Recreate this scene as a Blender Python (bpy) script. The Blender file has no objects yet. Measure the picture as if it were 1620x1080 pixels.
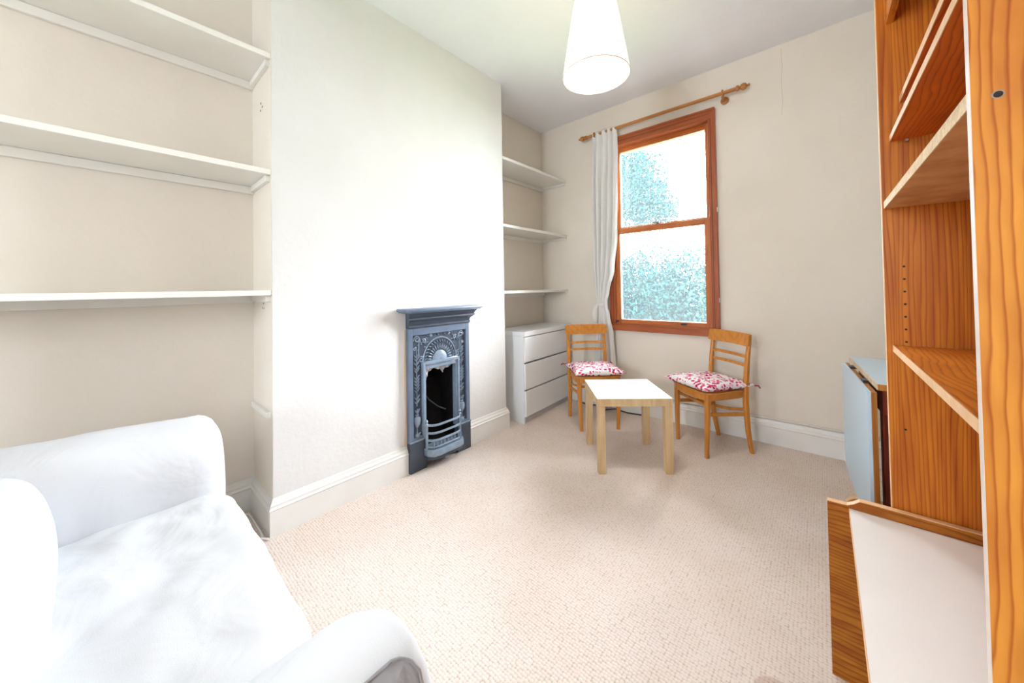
import bpy, bmesh, math, random
from mathutils import Vector, Matrix, noise
random.seed(7)
PI = math.pi
C = bpy.context.scene.collection
S = bpy.context.scene

# ------------------------------------------------------------------ camera
F_PX, SY, ROLL, YAW, PITCH, ZC = 560.4564, -93.8715, .0163, .7185, -.0165, 1.14
cam = bpy.data.cameras.new('camera'); cam.sensor_width = 36; cam.lens = F_PX/1620*36
cam.shift_y = SY/1620; cam.clip_start = .02; cam.clip_end = 200
co = bpy.data.objects.new('camera', cam); C.objects.link(co)
fw = Vector((-math.sin(YAW), math.cos(YAW), 0)); rt = Vector((math.cos(YAW), math.sin(YAW), 0)); up = Vector((0, 0, 1))
fw2 = fw*math.cos(PITCH)-up*math.sin(PITCH); up2 = up*math.cos(PITCH)+fw*math.sin(PITCH)
r_ = rt*math.cos(ROLL)-up2*math.sin(ROLL); u_ = rt*math.sin(ROLL)+up2*math.cos(ROLL)
co.matrix_world = Matrix(((r_.x, u_.x, -fw2.x, 0), (r_.y, u_.y, -fw2.y, 0), (r_.z, u_.z, -fw2.z, ZC), (0, 0, 0, 1)))
S.camera = co

# ------------------------------------------------------------------ world, lights, exposure
w = bpy.data.worlds.new('sky'); S.world = w; w.use_nodes = True
bg = w.node_tree.nodes['Background']; bg.inputs[0].default_value = (.84, .92, 1, 1); bg.inputs[1].default_value = 31.0
S.view_settings.view_transform = 'Standard'; S.view_settings.look = 'None'
S.view_settings.gamma = 1; S.view_settings.use_curve_mapping = False
S.view_settings.exposure = 0.90

def area(name, loc, rot, sx, sy, power, col=(1, 1, 1), portal=False):
    l = bpy.data.lights.new(name, 'AREA'); l.shape = 'RECTANGLE'; l.size = sx; l.size_y = sy; l.energy = power; l.color = col
    if portal: l.cycles.is_portal = True
    o = bpy.data.objects.new(name, l); C.objects.link(o); o.location = loc; o.rotation_euler = rot
    return o
area('window_portal', (-1.05, 3.345, 1.62), (-PI/2, 0, 0), .9, 1.8, 1, portal=True)
# portal for the unseen rear window, added as a source of fill
area('fill_window_portal', (-.6, -3.06, 1.65), (PI/2, 0, 0), .8, .8, 1, portal=True)

# ------------------------------------------------------------------ materials
def mat(name, col, rough=.6, metal=0, spec=.5):
    m = bpy.data.materials.new(name); m.use_nodes = True
    b = m.node_tree.nodes['Principled BSDF']
    b.inputs['Base Color'].default_value = (*col, 1); b.inputs['Roughness'].default_value = rough
    b.inputs['Metallic'].default_value = metal; b.inputs['Specular IOR Level'].default_value = spec
    return m
def nd(m, t, **kw):
    n = m.node_tree.nodes.new(t)
    for k, v in kw.items():
        if k in n.inputs: n.inputs[k].default_value = v
        else: setattr(n, k, v)
    return n
def lk(m, a, ai, b, bi): m.node_tree.links.new(a.outputs[ai], b.inputs[bi])
def ramp(m, stops, interp='LINEAR'):
    r = m.node_tree.nodes.new('ShaderNodeValToRGB'); r.color_ramp.interpolation = interp
    e = r.color_ramp.elements
    e[0].position, e[0].color = stops[0][0], (*stops[0][1], 1)
    e[1].position, e[1].color = stops[-1][0], (*stops[-1][1], 1)
    for p, c in stops[1:-1]:
        x = e.new(p); x.color = (*c, 1)
    return r
def bsdf(m): return m.node_tree.nodes['Principled BSDF']
def mottled(name, c1, c2, scale=3, rough=.7, bump=0, bscale=60, spec=.3, pos=(.35, .65)):
    m = mat(name, c1, rough, 0, spec)
    t = nd(m, 'ShaderNodeTexCoord'); n = nd(m, 'ShaderNodeTexNoise', Scale=scale, Detail=6.0, Roughness=.6)
    lk(m, t, 'Object', n, 'Vector'); r = ramp(m, [(pos[0], c2), (pos[1], c1)]); lk(m, n, 'Fac', r, 'Fac'); lk(m, r, 'Color', bsdf(m), 'Base Color')
    if bump:
        n2 = nd(m, 'ShaderNodeTexNoise', Scale=bscale, Detail=4.0); lk(m, t, 'Object', n2, 'Vector')
        b = nd(m, 'ShaderNodeBump', Strength=bump, Distance=.004); lk(m, n2, 'Fac', b, 'Height'); lk(m, b, 'Normal', bsdf(m), 'Normal')
    return m
def wood(name, light, dark, axis='Z', scale=20, off=(.03, .05, .0), rough=.4, dist=2.2, stretch=.07, contrast=(.15, .8), spec=.35):
    m = mat(name, light, rough, 0, spec)
    t = nd(m, 'ShaderNodeTexCoord'); mp = nd(m, 'ShaderNodeMapping')
    sc = {'X': (stretch, 1, 1), 'Y': (1, stretch, 1), 'Z': (1, 1, stretch)}[axis]
    mp.inputs['Scale'].default_value = sc; mp.inputs['Location'].default_value = off
    lk(m, t, 'Object', mp, 'Vector')
    # bend the rings with a large soft noise so the grain wanders
    n0 = nd(m, 'ShaderNodeTexNoise', Scale=6.0, Detail=2.0); lk(m, mp, 'Vector', n0, 'Vector')
    mx = nd(m, 'ShaderNodeVectorMath', operation='MULTIPLY_ADD'); mx.inputs[1].default_value = (.10, .10, .10)
    lk(m, n0, 'Color', mx, 0); lk(m, mp, 'Vector', mx, 2)
    wv = nd(m, 'ShaderNodeTexWave', wave_type='RINGS', rings_direction=axis, wave_profile='SIN', Scale=scale, Distortion=dist, Detail=2.0)
    wv.inputs['Detail Scale'].default_value = 1.5
    lk(m, mx, 'Vector', wv, 'Vector')
    mid = tuple(a*.75+b*.25 for a, b in zip(light, dark))
    r = ramp(m, [(contrast[0], light), (.55, mid), (contrast[1], dark)]); lk(m, wv, 'Fac', r, 'Fac')
    nf = nd(m, 'ShaderNodeTexNoise', Scale=90.0, Detail=3.0); lk(m, mp, 'Vector', nf, 'Vector')
    r2 = ramp(m, [(.35, (.82, .82, .82)), (.65, (1.06, 1.06, 1.06))]); lk(m, nf, 'Fac', r2, 'Fac')
    mm = nd(m, 'ShaderNodeMix', data_type='RGBA', blend_type='MULTIPLY'); mm.inputs[0].default_value = 1
    m.node_tree.links.new(r.outputs['Color'], mm.inputs[6]); m.node_tree.links.new(r2.outputs['Color'], mm.inputs[7])
    m.node_tree.links.new(mm.outputs[2], bsdf(m).inputs['Base Color'])
    return m

def grain(name, light, dark, across='X', along='Z', period=.009, wander=.08, nscale=4.0, stretch=.12, rough=.38, edge=(.25, .85), seed=0., tone=.15):
    """flat-sawn pine: growth lines across one axis, running along another, wandering with a soft stretched noise"""
    m = mat(name, light, rough, 0, .3)
    t = nd(m, 'ShaderNodeTexCoord'); mp = nd(m, 'ShaderNodeMapping')
    sc = {a: 1.0 for a in 'XYZ'}; sc[along] = stretch
    mp.inputs['Scale'].default_value = (sc['X'], sc['Y'], sc['Z']); mp.inputs['Location'].default_value = (seed, seed*.7, seed*.3)
    lk(m, t, 'Object', mp, 'Vector')
    n0 = nd(m, 'ShaderNodeTexNoise', Scale=float(nscale), Detail=2.5, Roughness=.5); lk(m, mp, 'Vector', n0, 'Vector')
    n1 = nd(m, 'ShaderNodeTexNoise', Scale=float(nscale*12), Detail=2.0); lk(m, mp, 'Vector', n1, 'Vector')
    sp = nd(m, 'ShaderNodeSeparateXYZ'); lk(m, t, 'Object', sp, 'Vector')
    a1 = nd(m, 'ShaderNodeMath', operation='MULTIPLY_ADD'); a1.inputs[1].default_value = wander; lk(m, n0, 'Fac', a1, 0); lk(m, sp, across, a1, 2)
    a2 = nd(m, 'ShaderNodeMath', operation='MULTIPLY_ADD'); a2.inputs[1].default_value = wander*.05; lk(m, n1, 'Fac', a2, 0); lk(m, a1, 'Value', a2, 2)
    a3 = nd(m, 'ShaderNodeMath', operation='MULTIPLY'); a3.inputs[1].default_value = 1/period; lk(m, a2, 'Value', a3, 0)
    a4 = nd(m, 'ShaderNodeMath', operation='FRACT'); lk(m, a3, 'Value', a4, 0)      # saw-tooth: soft early wood, sharp late wood
    mid = tuple(a*.8+b*.2 for a, b in zip(light, dark))
    r = ramp(m, [(0, light), (edge[0], light), (.6, mid), (edge[1], dark), (1, light)]); lk(m, a4, 'Value', r, 'Fac')
    n2 = nd(m, 'ShaderNodeTexNoise', Scale=float(nscale*9), Detail=3.0); lk(m, mp, 'Vector', n2, 'Vector')
    r2 = ramp(m, [(.32, (1-tone, 1-tone*1.7, 1-tone*1.8)), (.66, (1.06, 1.06, 1.06))]); lk(m, n2, 'Fac', r2, 'Fac')
    mm = nd(m, 'ShaderNodeMix', data_type='RGBA', blend_type='MULTIPLY'); mm.inputs[0].default_value = 1
    m.node_tree.links.new(r.outputs['Color'], mm.inputs[6]); m.node_tree.links.new(r2.outputs['Color'], mm.inputs[7])
    m.node_tree.links.new(mm.outputs[2], bsdf(m).inputs['Base Color'])
    return m
M = {}
M['wall'] = mottled('cream_plaster', (.82, .762, .68), (.77, .705, .615), 1.3, .9, .25, 45, .2)
M['wall_lit'] = mottled('window_lit_plaster', (.765, .755, .74), (.725, .71, .69), 1.6, .85, .3, 40, .2)  # whiter than the cream plaster: window light on the breast put into colour
M['ceiling'] = mottled('ceiling_paint', (.88, .88, .90), (.85, .85, .87), 2, .9, .15, 40, .2)
M['gloss_white'] = mottled('white_gloss_paint', (.82, .81, .78), (.78, .76, .72), 5, .35, .05, 30, .4)
M['shelf_white'] = mottled('shelf_paint', (.84, .82, .765), (.81, .78, .715), 4, .4, .05, 30, .4)
M['laminate'] = mat('white_laminate', (.80, .81, .82), .3)
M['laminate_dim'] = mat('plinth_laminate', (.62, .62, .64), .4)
M['desk_white'] = mottled('desk_melamine', (.84, .82, .79), (.81, .79, .76), 6, .3, 0, 1, .4)
M['birch'] = grain('birch_veneer', (.66, .50, .28), (.62, .46, .25), 'X', 'Z', .012, .05, 4, .1, .5)
M['birch_top'] = mat('pale_birch_top', (.80, .77, .68), .35)
M['chair'] = grain('honey_beech', (.58, .24, .048), (.50, .19, .032), 'Y', 'Z', .010, .05, 5, .15, .3, tone=.1)
M['pine_v'] = grain('orange_pine_upright', (.70, .29, .040), (.44, .115, .008), 'X', 'Z', .0085, .22, 3.0, .22, .38, (.25, .84), 2.3, .22)
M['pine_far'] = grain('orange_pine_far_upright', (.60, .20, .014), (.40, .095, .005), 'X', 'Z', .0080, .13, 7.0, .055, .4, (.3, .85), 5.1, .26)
M['pine_y'] = grain('orange_pine_shelf', (.62, .21, .022), (.38, .09, .006), 'X', 'Y', .011, .25, 3.0, .3, .38, (.3, .85), 1.2)
M['pine_red'] = grain('red_pine_shelf', (.70, .150, .016), (.46, .070, .006), 'X', 'Y', .009, .20, 3.0, .3, .38, (.3, .85), 3.3)
M['pine_pale'] = mottled('particle_board_underside', (.68, .36, .15), (.50, .23, .08), 14, .6, .1, 90)
M['pine_edge'] = mottled('pale_pine_edge', (.80, .52, .30), (.72, .42, .20), 30, .5)
M['chip_edge'] = mottled('chipboard_edge', (.80, .62, .38), (.66, .44, .22), 120, .7)
M['white_edge'] = mottled('white_worn_edge', (.80, .72, .66), (.74, .60, .50), 12, .5)
M['pine_x'] = grain('dark_pine_end_board', (.42, .150, .012), (.24, .065, .004), 'Z', 'X', .013, .16, 5.0, .25, .4, (.3, .85), .4, .26)
M['window_wood'] = grain('mahogany_stain', (.42, .115, .040), (.32, .075, .022), 'Z', 'X', .010, .04, 5, .1, .35)
M['window_wood_v'] = grain('mahogany_stain_upright', (.42, .115, .040), (.32, .075, .022), 'X', 'Z', .010, .04, 5, .1, .35)
M['sash_wood'] = grain('orange_sash_stain', (.52, .17, .045), (.44, .125, .03), 'X', 'Z', .010, .04, 5, .1, .35)
M['sash_wood_h'] = grain('orange_sash_stain_rail', (.52, .17, .045), (.44, .125, .03), 'Z', 'X', .010, .04, 5, .1, .35)
M['groove'] = mat('dark_groove', (.14, .03, .012), .6)
M['ferrule'] = mat('dull_ferrule', (.32, .25, .20), .5)
M['rod'] = wood('honey_pine_rod', (.50, .22, .06), (.40, .15, .03), 'X', 14, (0, 0, 0), .35, 1.2, .05)
M['dark_metal'] = mat('dark_metal', (.05, .05, .055), .4, .8)
M['steel'] = mat('steel', (.55, .55, .55), .3, 1)
M['black'] = mat('black_void', (.012, .011, .012), .9)
M['hole'] = mat('dark_hole', (.03, .02, .015), .9)
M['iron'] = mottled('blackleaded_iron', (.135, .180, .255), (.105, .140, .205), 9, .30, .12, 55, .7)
M['iron_panel'] = mottled('shaded_recess_iron', (.045, .062, .095), (.03, .042, .066), 9, .40, .12, 55, .5)  # shade of the recess behind the relief put into a darker iron
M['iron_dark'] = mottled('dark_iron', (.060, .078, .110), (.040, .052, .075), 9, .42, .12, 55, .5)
M['iron_light'] = mottled('highlit_iron', (.26, .33, .42), (.18, .24, .31), 12, .24, .1, 60, .8)  # highlights on relief and grate bars put into a lighter iron colour
M['firebrick'] = mottled('sooty_firebrick', (.014, .011, .011), (.007, .006, .007), 20, .9, .5, 60)
M['foil'] = mottled('crumpled_foil', (.62, .60, .60), (.42, .39, .40), 30, .35, .4, 40)
M['blue'] = mat('pale_blue_laminate', (.52, .70, .86), .22)
M['blue_edge'] = mottled('cream_table_edge', (.70, .58, .42), (.55, .40, .24), 25, .5)
M['redwood'] = wood('red_brown_table_leg', (.22, .035, .012), (.12, .015, .006), 'Z', 16, (.1, .1, 0), .4, 1.2, .05)
M['tablewood'] = wood('brown_leaf_edge', (.46, .20, .04), (.34, .12, .02), 'Z', 14, (.1, .1, 0), .4, 1.2, .05)
M['cable'] = mat('white_cable', (.82, .80, .77), .5)
M['pipe'] = mat('painted_pipe', (.70, .64, .56), .5)
M['plastic'] = mat('white_plastic', (.8, .8, .78), .4)
M['stone'] = mat('worn_plaster_edge', (.66, .52, .38), .9)

def fabric(name, c1, c2, wr=.5, sc=7, fine=450):
    m = mottled(name, c1, c2, 2.5, .9, 0, 1, .1)
    t = nd(m, 'ShaderNodeTexCoord')
    n = nd(m, 'ShaderNodeTexNoise', Scale=float(sc), Detail=3.0, Distortion=.9); lk(m, t, 'Object', n, 'Vector')
    b = nd(m, 'ShaderNodeBump', Strength=wr, Distance=.02); lk(m, n, 'Fac', b, 'Height')
    n2 = nd(m, 'ShaderNodeTexNoise', Scale=float(fine), Detail=1.0); lk(m, t, 'Object', n2, 'Vector')
    b2 = nd(m, 'ShaderNodeBump', Strength=.12, Distance=.002); lk(m, n2, 'Fac', b2, 'Height'); lk(m, b, 'Normal', b2, 'Normal')
    lk(m, b2, 'Normal', bsdf(m), 'Normal'); return m
M['sofa'] = fabric('white_cotton_cover', (.75, .76, .785), (.73, .74, .765), .4, 5)
M['sofa_grey'] = fabric('shaded_side_cloth', (.46, .46, .49), (.36, .36, .39), .8, 12)  # cloth of the arm side, its shade put into the grey
M['piping'] = mat('grey_piping', (.30, .29, .30), .8)
M['curtain'] = fabric('white_curtain_cloth', (.80, .79, .77), (.76, .75, .72), .3, 9)

# carpet: a boucle weave of small loops in rows
m = M['carpet'] = mat('beige_loop_carpet', (.76, .64, .54), .95, 0, .1)
t = nd(m, 'ShaderNodeTexCoord'); mp = nd(m, 'ShaderNodeMapping'); mp.inputs['Rotation'].default_value = (0, 0, .0); lk(m, t, 'Object', mp, 'Vector')
v = nd(m, 'ShaderNodeTexVoronoi', Scale=95.0, Randomness=.35); lk(m, mp, 'Vector', v, 'Vector')
n = nd(m, 'ShaderNodeTexNoise', Scale=2.2, Detail=5.0, Roughness=.6); lk(m, mp, 'Vector', n, 'Vector')
r1 = ramp(m, [(.30, (.79, .695, .635)), (.62, (.75, .645, .575)), (.85, (.55, .43, .35))]); lk(m, v, 'Distance', r1, 'Fac')
sc_ = nd(m, 'ShaderNodeMath', operation='MULTIPLY'); sc_.inputs[1].default_value = 1.15; lk(m, v, 'Distance', sc_, 0); lk(m, sc_, 'Value', r1, 'Fac')
r2 = ramp(m, [(.38, (.93, .90, .87)), (.62, (1.0, 1.0, 1.0))]); lk(m, n, 'Fac', r2, 'Fac')
mm = nd(m, 'ShaderNodeMix', data_type='RGBA', blend_type='MULTIPLY'); mm.inputs[0].default_value = 1
m.node_tree.links.new(r1.outputs['Color'], mm.inputs[6]); m.node_tree.links.new(r2.outputs['Color'], mm.inputs[7])
# a round stain near the camera
g = nd(m, 'ShaderNodeVectorMath', operation='DISTANCE'); g.inputs[1].default_value = (-.118, 1.22, 0); lk(m, t, 'Object', g, 0)
rs = ramp(m, [(.050, (.80, .72, .68)), (.058, (1, 1, 1))]); lk(m, g, 'Value', rs, 'Fac')
m3 = nd(m, 'ShaderNodeMix', data_type='RGBA', blend_type='MULTIPLY'); m3.inputs[0].default_value = 1
m.node_tree.links.new(mm.outputs[2], m3.inputs[6]); m.node_tree.links.new(rs.outputs['Color'], m3.inputs[7])
m.node_tree.links.new(m3.outputs[2], bsdf(m).inputs['Base Color'])
b = nd(m, 'ShaderNodeBump', Strength=.55, Distance=.004, invert=True); lk(m, v, 'Distance', b, 'Height'); lk(m, b, 'Normal', bsdf(m), 'Normal')

# pink floral cushion print
m = M['floral'] = mat('pink_floral_cotton', (.85, .8, .8), .85, 0, .1)
t = nd(m, 'ShaderNodeTexCoord')
nz = nd(m, 'ShaderNodeTexNoise', Scale=18.0, Detail=2.0); lk(m, t, 'Object', nz, 'Vector')
vm = nd(m, 'ShaderNodeVectorMath', operation='MULTIPLY_ADD'); vm.inputs[1].default_value = (.035, .035, .035); lk(m, nz, 'Color', vm, 0); lk(m, t, 'Object', vm, 2)
v1 = nd(m, 'ShaderNodeTexVoronoi', Scale=44.0, Randomness=.95); lk(m, vm, 'Vector', v1, 'Vector')
p1 = ramp(m, [(.0, (1, 1, 1)), (.44, (1, 1, 1)), (.50, (0, 0, 0))]); lk(m, v1, 'Distance', p1, 'Fac')
hs = ramp(m, [(0, (.50, .02, .10)), (.35, (.72, .10, .26)), (.6, (.80, .45, .58)), (.8, (.34, .03, .12))], 'CONSTANT')
sx = nd(m, 'ShaderNodeSeparateColor'); lk(m, v1, 'Color', sx, 'Color'); lk(m, sx, 'Red', hs, 'Fac')
mf = nd(m, 'ShaderNodeMix', data_type='RGBA'); mf.inputs[6].default_value = (.84, .80, .80, 1)
m.node_tree.links.new(p1.outputs['Color'], mf.inputs[0]); m.node_tree.links.new(hs.outputs['Color'], mf.inputs[7])
m.node_tree.links.new(mf.outputs[2], bsdf(m).inputs['Base Color'])

# pane of glass
m = M['glass'] = bpy.data.materials.new('window_glass'); m.use_nodes = True; nt = m.node_tree; nt.nodes.clear()
o_ = nt.nodes.new('ShaderNodeOutputMaterial'); a_ = nt.nodes.new('ShaderNodeBsdfTransparent'); g_ = nt.nodes.new('ShaderNodeBsdfGlossy')
g_.inputs['Roughness'].default_value = .02; fr = nt.nodes.new('ShaderNodeFresnel'); fr.inputs[0].default_value = 1.45
d_ = nt.nodes.new('ShaderNodeBsdfTranslucent'); d_.inputs[0].default_value = (.9, .95, 1, 1)
mi = nt.nodes.new('ShaderNodeMixShader'); m2 = nt.nodes.new('ShaderNodeMixShader'); m2.inputs[0].default_value = .012
nt.links.new(a_.outputs[0], m2.inputs[1]); nt.links.new(d_.outputs[0], m2.inputs[2])
nt.links.new(fr.outputs[0], mi.inputs[0]); nt.links.new(m2.outputs[0], mi.inputs[1]); nt.links.new(g_.outputs[0], mi.inputs[2]); nt.links.new(mi.outputs[0], o_.inputs[0])

def emis(name, col, s):
    m = mat(name, (.9, .9, .9)); b = bsdf(m); b.inputs['Emission Color'].default_value = (*col, 1); b.inputs['Emission Strength'].default_value = s; return m
M['bulb'] = emis('lit_bulb', (1, .95, .88), 10)
# pleated shade: light passes through the cloth
m = M['shade'] = bpy.data.materials.new('pleated_shade_cloth'); m.use_nodes = True; nt = m.node_tree; nt.nodes.clear()
o_ = nt.nodes.new('ShaderNodeOutputMaterial'); a_ = nt.nodes.new('ShaderNodeBsdfTranslucent'); d_ = nt.nodes.new('ShaderNodeBsdfDiffuse'); mi = nt.nodes.new('ShaderNodeMixShader')
a_.inputs[0].default_value = (.34, .29, .22, 1); d_.inputs[0].default_value = (.80, .75, .66, 1); mi.inputs[0].default_value = .5
nt.links.new(d_.outputs[0], mi.inputs[1]); nt.links.new(a_.outputs[0], mi.inputs[2]); nt.links.new(mi.outputs[0], o_.inputs[0])
M['shade_trim'] = mat('shade_trim', (.80, .58, .46), .8)
M['leaf'] = mottled('teal_leaves', (.012, .038, .036), (.003, .014, .015), 9, 1, 0, 1, 0)
M['leaf2'] = mottled('pale_teal_leaves', (.021, .047, .045), (.008, .024, .025), 9, 1, 0, 1, 0)
M['bark'] = mat('bark', (.12, .08, .05), .9)
M['lawn'] = mottled('lawn', (.10, .20, .06), (.07, .14, .05), 5, .9)
M['brick'] = mat('outer_wall', (.5, .4, .32), .9)

# ------------------------------------------------------------------ helpers
class MB:
    def __init__(s): s.bm = bmesh.new()
    def box(s, x0, x1, y0, y1, z0, z1, bev=0, seg=2):
        t = bmesh.new(); r = bmesh.ops.create_cube(t, size=1)
        for v in r['verts']:
            v.co = Vector(((x0+x1)/2+v.co.x*(x1-x0), (y0+y1)/2+v.co.y*(y1-y0), (z0+z1)/2+v.co.z*(z1-z0)))
        if bev: bmesh.ops.bevel(t, geom=t.edges[:], offset=bev, segments=seg, affect='EDGES', profile=.5)
        s._add(t); return s
    def _add(s, t):
        me = bpy.data.meshes.new('t'); t.to_mesh(me); t.free(); s.bm.from_mesh(me); bpy.data.meshes.remove(me)
    def ring_loft(s, rings, cap=True, closed=True):
        vs = [[s.bm.verts.new(p) for p in r] for r in rings]; n = len(vs[0])
        for a, b in zip(vs, vs[1:]):
            for i in range(n if closed else n-1):
                j = (i+1) % n
                try: s.bm.faces.new((a[i], a[j], b[j], b[i]))
                except ValueError: pass
        if cap and closed:
            s.bm.faces.new(vs[0][::-1]); s.bm.faces.new(vs[-1])
        return s
    def tube(s, pts, r, n=8, cap=True, flat=1.0):
        pts = [Vector(p) for p in pts]; rr = r if isinstance(r, (list, tuple)) else [r]*len(pts); rings = []
        prev = None
        for i, p in enumerate(pts):
            d = (pts[min(i+1, len(pts)-1)]-pts[max(i-1, 0)]).normalized()
            if prev is None: a = d.orthogonal().normalized()
            else: a = (prev-d*prev.dot(d)).normalized()
            prev = a; b = d.cross(a)
            rings.append([p+(a*math.cos(2*PI*k/n)+b*math.sin(2*PI*k/n)*flat)*rr[i] for k in range(n)])
        return s.ring_loft(rings, cap)
    def rbar(s, pts, ws, ds, side=(1, 0, 0), n=4, rad=.25):
        """bar with rounded rectangular section; ws along 'side', ds across"""
        pts = [Vector(p) for p in pts]; rings = []
        for i, p in enumerate(pts):
            d = (pts[min(i+1, len(pts)-1)]-pts[max(i-1, 0)]).normalized()
            a = Vector(side); a = (a-d*a.dot(d)).normalized(); b = d.cross(a)
            w_ = ws[i] if isinstance(ws, (list, tuple)) else ws; q = ds[i] if isinstance(ds, (list, tuple)) else ds
            c = min(w_, q)*rad; rg = []
            for sx_, sy_ in ((1, 1), (-1, 1), (-1, -1), (1, -1)):
                k = [(w_/2-c, q/2), (w_/2, q/2-c)]
                if sx_*sy_ > 0: k = k[::-1]
                for (u, v) in k: rg.append(p+a*u*sx_+b*v*sy_)
            rings.append(rg)
        return s.ring_loft(rings)
    def lathe(s, prof, n=20, c=(0, 0, 0), axis='Z'):
        rings = []
        for r, z in prof:
            rg = []
            for k in range(n):
                a = 2*PI*k/n; x, y = max(r, 1e-4)*math.cos(a), max(r, 1e-4)*math.sin(a)
                q = {'Z': (x, y, z), 'X': (z, x, y), 'Y': (x, z, -y)}[axis]
                rg.append(Vector(c)+Vector(q))
            rings.append(rg)
        return s.ring_loft(rings)
    def prism(s, poly, axis, a, b, bev=0):
        """poly: 2-D points; extruded along axis from a to b"""
        def P(u, v, t): return {'X': (t, u, v), 'Y': (u, t, v), 'Z': (u, v, t)}[axis]
        t = bmesh.new()
        A = [t.verts.new(P(u, v, a)) for u, v in poly]; B = [t.verts.new(P(u, v, b)) for u, v in poly]
        t.faces.new(A[::-1]); t.faces.new(B); n = len(poly)
        for i in range(n): t.faces.new((A[i], A[(i+1) % n], B[(i+1) % n], B[i]))
        if bev: bmesh.ops.bevel(t, geom=t.edges[:], offset=bev, segments=2, affect='EDGES', profile=.5)
        s._add(t); return s
    def sphere(s, c, r, sx=1, sy=1, sz=1, n=10):
        t = bmesh.new(); bmesh.ops.create_uvsphere(t, u_segments=n, v_segments=max(5, n*2//3), radius=r)
        for v in t.verts: v.co = Vector((v.co.x*sx, v.co.y*sy, v.co.z*sz))+Vector(c)
        s._add(t); return s
    def build(s, name, m, parent=None, smooth=False, label=None, angle=.6):
        bmesh.ops.recalc_face_normals(s.bm, faces=s.bm.faces[:])
        me = bpy.data.meshes.new(name); s.bm.to_mesh(me); s.bm.free()
        me.materials.append(m)
        if smooth:
            me.polygons.foreach_set('use_smooth', [True]*len(me.polygons))
            me.set_sharp_from_angle(angle=angle)
        o = bpy.data.objects.new(name, me); C.objects.link(o)
        if parent is not None: o.parent = parent
        if label: o['label'] = label
        return o
def B(x0, x1, y0, y1, z0, z1, bev=0): return MB().box(x0, x1, y0, y1, z0, z1, bev)
def tag(o, label=None, cat=None, group=None, kind=None):
    if label: o['label'] = label
    if cat: o['category'] = cat
    if group: o['group'] = group
    if kind: o['kind'] = kind
    return o
def thing(name, label, cat, loc=(0, 0, 0), rz=0, group=None):
    o = bpy.data.objects.new(name, None); C.objects.link(o); o.location = loc; o.rotation_euler = (0, 0, rz); o.empty_display_size = .1
    return tag(o, label, cat, group)
def struct(name, mb, m, smooth=False, parent=None):
    o = mb.build(name, m, parent, smooth); o['kind'] = 'structure'; return o
def copy_tree(o, parent=None):
    c = o.copy(); C.objects.link(c); c.parent = parent
    for ch in list(o.children): copy_tree(ch, c)
    return c
def sweep_profile(prof, p0, p1, out):
    """prof: (depth, z) list; swept from p0 to p1 (xy), out = unit normal into the room"""
    mb = MB(); o = Vector((*out, 0))
    return mb.ring_loft([[Vector((*p, 0))+o*d+Vector((0, 0, z)) for d, z in prof] for p in (p0, p1)])

# ------------------------------------------------------------------ room
XL, XC, XR = -2.285, -1.965, .42          # alcove wall, chimney breast face, right wall
Y1, Y2, YB, YF = .517, 2.149, 3.132, -2.9
H = 2.83
struct('floor', B(XL-.1, XR+.1, YF-.1, YB+.1, -.06, 0), M['carpet'])
struct('ceiling', B(XL-.1, XR+.1, YF-.1, YB+.3, H, H+.08), M['ceiling'])
struct('wall_left', B(XL-.12, XL, YF-.1, YB+.2, 0, H), M['wall'])
struct('wall_right', B(XR, XR+.12, YF-.1, YB+.2, 0, H), M['wall'])
# chimney breast with the hole for the grate
YCF = 1.48
cb = MB().box(XL, XC, Y1, YCF-.205, 0, H).box(XL, XC, YCF+.205, Y2, 0, H).box(XL, XC, YCF-.205, YCF+.205, .80, H)
struct('wall_chimney', cb, M['wall_lit'])
struct('wall_alcove', B(XL, XC-.001, Y1-.002, Y1, 0, H), M['wall'])  # thin cream sheet over the return, its less lit tone put into colour
# back wall with window hole
WX0, WX1, WZ0, WZ1 = -1.497, -.597, .735, 2.52
bw = MB().box(XL-.12, WX0+.004, YB, YB+.20, -.4, H).box(WX1-.004, XR+.12, YB, YB+.20, -.4, H)
bw.box(WX0+.004, WX1-.004, YB, YB+.20, -.4, WZ0+.03).box(WX0+.004, WX1-.004, YB, YB+.20, WZ1-.03, H)
wall_back = struct('wall_back', bw, M['wall'])
wf = MB().box(XL-.12, -1.0, YF-.12, YF, 0, H).box(-.2, XR+.12, YF-.12, YF, 0, H).box(-1.0, -.2, YF-.12, YF, 0, 1.25).box(-1.0, -.2, YF-.12, YF, 2.05, H)
struct('wall_front', wf, M['wall'])
crk = MB().tube([(-.180, YB, 2.80), (-.176, YB, 2.68), (-.182, YB, 2.56), (-.178, YB, 2.42), (-.186, YB, 2.33)], .0012, 5)
crk.build('plaster_crack', M['stone'], wall_back)
def dots(parent, pts, ax, r=.004):
    for p in pts:
        MB().lathe([(r, -.0008), (r, .0012)], 8, p, ax).build('screw_hole', M['hole'], parent)
SK = [(0, 0), (.020, 0), (.020, .118), (.024, .124), (.017, .132), (.017, .142), (.010, .152), (.006, .165), (0, .168)]
struct('baseboard_left', sweep_profile(SK, (XL, YF), (XL, Y1), (1, 0)), M['gloss_white'])
struct('baseboard_alcove', sweep_profile(SK, (XL+.0205, Y1), (XC+.0, Y1), (0, -1)), M['gloss_white'])
def breast_base(ya, yb, c0, c1):
    mb = MB(); rings = []
    for y, c in ((ya, c0), (yb, c1)):
        rings.append([Vector((XC+d, y+c*d, z)) for d, z in SK])
    return mb.ring_loft(rings)
struct('baseboard_chimney_1', breast_base(Y1, YCF-.252, -1, 0), M['gloss_white'])
struct('baseboard_chimney_2', breast_base(YCF+.252, Y2, 0, 1), M['gloss_white'])
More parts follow.
